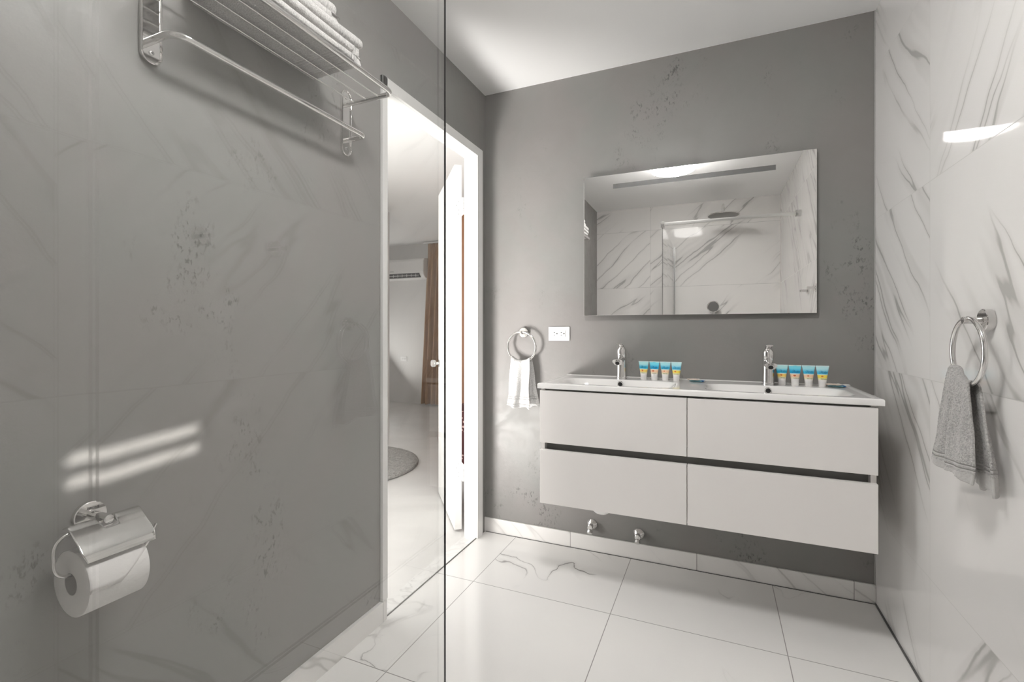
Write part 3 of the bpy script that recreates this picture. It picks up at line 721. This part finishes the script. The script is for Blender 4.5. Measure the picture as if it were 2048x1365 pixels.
bm = BM(); tube(bm, smoothpath([(-.015, -.15, .19), (-.015, -.15, .005), (.045, -.15, .005), (.045, -.15, .08)], .028, 8), .017, 18); tube(bm, smoothpath([(.045, -.15, .07), (.045, -.15, .10), (.045, -.02, .10)], .02, 6), .016, 16); obj('pipe', bm, m_plastic, pt)
bm = BM(); cyl(bm, (-.015, -.15, .05), (-.015, -.15, .08), .024, n=20, bev=.002); obj('slip_nut', bm, m_plastic, pt)
bm = BM(); cyl(bm, (.045, -.015, .10), (.045, -.0008, .10), .032, n=28, bev=.004); obj('wall_collar', bm, m_plastic, pt)

# ------------------------------------------------------------------ shower fittings on the rear wall (seen in the mirror)
rs = thing('rain_shower', 'round chrome rain shower head on a curved wall arm, seen in the mirror', 'shower head', (.087, YR, 2.25))
bm = BM(); lathe(bm, (0, .0005, 0), (0, 1, 0), [(0, .03), (.008, .03), (.011, .02)], 30); obj('wall_flange', bm, m_chrome, rs)
bm = BM(); tube(bm, smoothpath([(0, .005, 0), (0, .40, .01), (0, .40, -.05)], .05, 10), .011, 16); obj('arm', bm, m_chrome, rs)
bm = BM(); lathe(bm, (0, .40, -.045), (0, 0, -1), [(0, .014), (.012, .022), (.022, .02), (.030, .035), (.036, .10), (.040, .136), (.046, .14), (.049, .138)], 56); hd = obj('head', bm, m_chrome, rs)
bm = BM(); lathe(bm, (0, .40, -.094), (0, 0, -1), [(0, .130), (.0015, .128)], 48); obj('spray_face', bm, plain('grey_spray_face', (.22, .22, .21), .5), hd)
hs = thing('hand_shower', 'chrome hand shower with grey spray face on a wall holder, seen in the mirror', 'hand shower', (.005, YR, 1.30))
bm = BM(); lathe(bm, (0, .0005, -.05), (0, 1, 0), [(0, .025), (.01, .025), (.012, .012), (.055, .012)], 26); obj('wall_holder', bm, m_chrome, hs)
bm = BM(); tube(bm, [(0, .055, -.17), (0, .062, -.10), (0, .075, -.03), (0, .085, .02)], lambda s: .011+.004*s, 18); obj('handle', bm, m_chrome, hs)
bm = BM(); lathe(bm, (0, .078, .040), (0, 1, -.22), [(-.012, .02), (0, .045), (.012, .0575), (.022, .0575), (.025, .052)], 40); hd = obj('head', bm, m_chrome, hs)
bm = BM(); lathe(bm, (0, .1025, .0345), (0, 1, -.22), [(0, .050), (.0015, .049)], 36); obj('spray_face', bm, plain('grey_spray_nozzles', (.16, .16, .155), .5), hd)
bm = BM(); tube(bm, smoothpath([(0, .055, -.17), (.0, .05, -.75), (.14, .05, -.75), (.14, .02, -.35), (.14, .001, -.35)], .06, 8), .007, 12); obj('hose', bm, m_chromeb, hs)

# ------------------------------------------------------------------ bedroom
ac = thing('air_conditioner', 'white split air conditioner high on the bedroom far wall beside the curtain', 'air conditioner', (-4.30, NY, 1.855))
bm = BM(); P = [(0, .30), (-.17, .30), (-.195, .285), (-.21, .26), (-.215, .10), (-.205, .055), (-.16, .012), (-.10, 0), (0, 0)]
loft(bm, [[(x, y, z) for y, z in P] for x in (-.43, .43)]); o = obj('housing', bm, m_plastic, ac, False); b_ = o.modifiers.new('b', 'BEVEL'); b_.width = .012; b_.segments = 3
bm = BM(); box(bm, -.38, .36, -.2145, -.15, .018, .082); vt = obj('air_outlet', bm, m_dark, ac, False)
bm = BM(); box(bm, -.37, .35, -.216, -.208, .044, .050)
for k in range(9): box(bm, -.34+.08*k, -.335+.08*k, -.217, -.205, .026, .070)
obj('vane', bm, m_plastic, vt, False)
bm = BM(); box(bm, .0, .0, 0, 0, 0, 0) if False else None
bm = BM(); box(bm, -.16, -.09, -.2165, -.2150, .110, .118); obj('badge', bm, m_channel, ac, False)
def curtain_mat():
    t = NT('brown_gold_curtain'); p = t.pos(); x = t.sep(p)[0]
    st = t.M('ADD', .5, t.M('MULTIPLY', t.M('SINE', t.M('MULTIPLY', x, 140.)), .5))
    c = t.mix(t.M('MULTIPLY', st, .6), (.34, .185, .085), (.50, .31, .15)); return t.set(Base_Color=c, Roughness=.75)
cu = thing('curtain', 'brown and gold striped pleated curtain hanging in the bedroom beyond the door', 'curtain', (-3.5, 5.84, 0))
bm = BM(); nn_ = 220; rows = []
for j in range(31):
    z = .03+2.33*j/30; s = j/30; fl = .0 if s > .93 else (1-s/.93)**.8
    row = []
    for i in range(nn_+1):
        a = i/nn_; x = (-.49*fl*.27-.357)*(1-a)+.44*a
        am = .022+.03*fl if s < .93 else .014
        row.append(bm.verts.new((x, am*math.sin(a*2*PI*11+1)+.010*math.sin(a*2*PI*(26 if s > .9 else 5)+j*.02), z)))
    rows.append(row)
for a, b in zip(rows, rows[1:]):
    for i in range(nn_): bm.faces.new((a[i], a[i+1], b[i+1], b[i]))
o = obj('curtain_panel', bm, curtain_mat(), cu); m = o.modifiers.new('t', 'SOLIDIFY'); m.thickness = .003
bm = BM(); box(bm, -.42, .5, -.012, .012, 2.365, 2.385); box(bm, -.3, -.28, 0, .129, 2.365, 2.385); box(bm, .3, .32, 0, .129, 2.365, 2.385); obj('curtain_rail', bm, m_plastic, cu, False)
def shag():
    t = NT('grey_shag'); p = t.obc(); n = t.noise(p, 60, 4, .7, 1); t.bump(n, 1., .02)
    return t.set(Base_Color=t.mix(t.ramp(n, .3, .7), (.28, .275, .26), (.60, .59, .57)), Roughness=1., Specular_IOR_Level=.05)
bm = BM(); RR = .60; rings = []
for k, (r, z) in enumerate(((RR-.02, .0005), (RR, .008), (RR-.005, .022), (RR-.03, .030))):
    rings.append([(r*math.cos(2*PI*i/120)*(1+.004*noise.noise(Vector((i*.9, k, 0)))), r*math.sin(2*PI*i/120)*(1+.004*noise.noise(Vector((i*.9, k, 3)))), z) for i in range(120)])
for k in range(1, 24):
    r = (RR-.03)*(1-k/24); rings.append([(r*math.cos(2*PI*i/120), r*math.sin(2*PI*i/120), .031+.006*noise.noise(Vector((r*28*math.cos(2*PI*i/120), r*28*math.sin(2*PI*i/120), 0)))) for i in range(120)])
loft(bm, rings); tag(obj('round_rug', bm, shag(), loc=(-2.78, 2.99, 0)), 'round grey shaggy rug on the bedroom concrete floor seen through the doorway', 'rug')
def red_cloth():
    t = NT('dark_red_patterned_cloth'); x = t.n('ShaderNodeTexVoronoi'); t.put(x.inputs['Vector'], t.obc()); x.inputs['Scale'].default_value = 32
    return t.set(Base_Color=t.mix(t.ramp(x.outputs['Distance'], .22, .3), (.62, .42, .38), (.07, .012, .012)), Roughness=.8)
pf = thing('pouf', 'dark red patterned pouf glimpsed through the gap beside the door hinges', 'stool', (-1.80, 3.36, 0))
bm = BM(); lathe(bm, (0, 0, .03), (0, 0, 1), [(0, .22), (.02, .25), (.22, .27), (.42, .26), (.455, .235), (.47, .10)], 40); obj('cushion_body', bm, red_cloth(), pf)
bm = BM(); cyl(bm, (0, 0, .0), (0, 0, .03), .21, n=32); obj('base', bm, m_dark, pf)
def wood():
    t = NT('reddish_brown_wood'); mp = t.n('ShaderNodeMapping'); t.put(mp.inputs[0], t.obc()); mp.inputs['Scale'].default_value = (9, 9, .8)
    return t.set(Base_Color=t.mix(t.noise(mp.outputs[0], 3, 4, .6, 1), (.16, .06, .025), (.34, .15, .065)), Roughness=.45)
m_wood = wood()
wr = thing('wardrobe', 'tall reddish brown wooden wardrobe glimpsed as a strip between door and jamb', 'wardrobe', (-1.83, 4.15, 0))
bm = BM(); box(bm, -.44, .44, -.22, .28, .0, 2.2); obj('body', bm, m_wood, wr, False)
for a, b in ((-.435, -.003), (.003, .435)):
    bm = BM(); box(bm, a, b, -.242, -.2205, .06, 2.17, bev=.002); dd = obj('door', bm, m_wood, wr, False)
    xx = b-.03 if a < 0 else a+.03
    bm = BM(); cyl(bm, (xx, -.265, 1.0), (xx, -.265, 1.14), .006, n=12); cyl(bm, (xx, -.265, 1.01), (xx, -.241, 1.01), .004, n=8); cyl(bm, (xx, -.265, 1.13), (xx, -.241, 1.13), .004, n=8); obj('handle', bm, m_chromeb, dd)
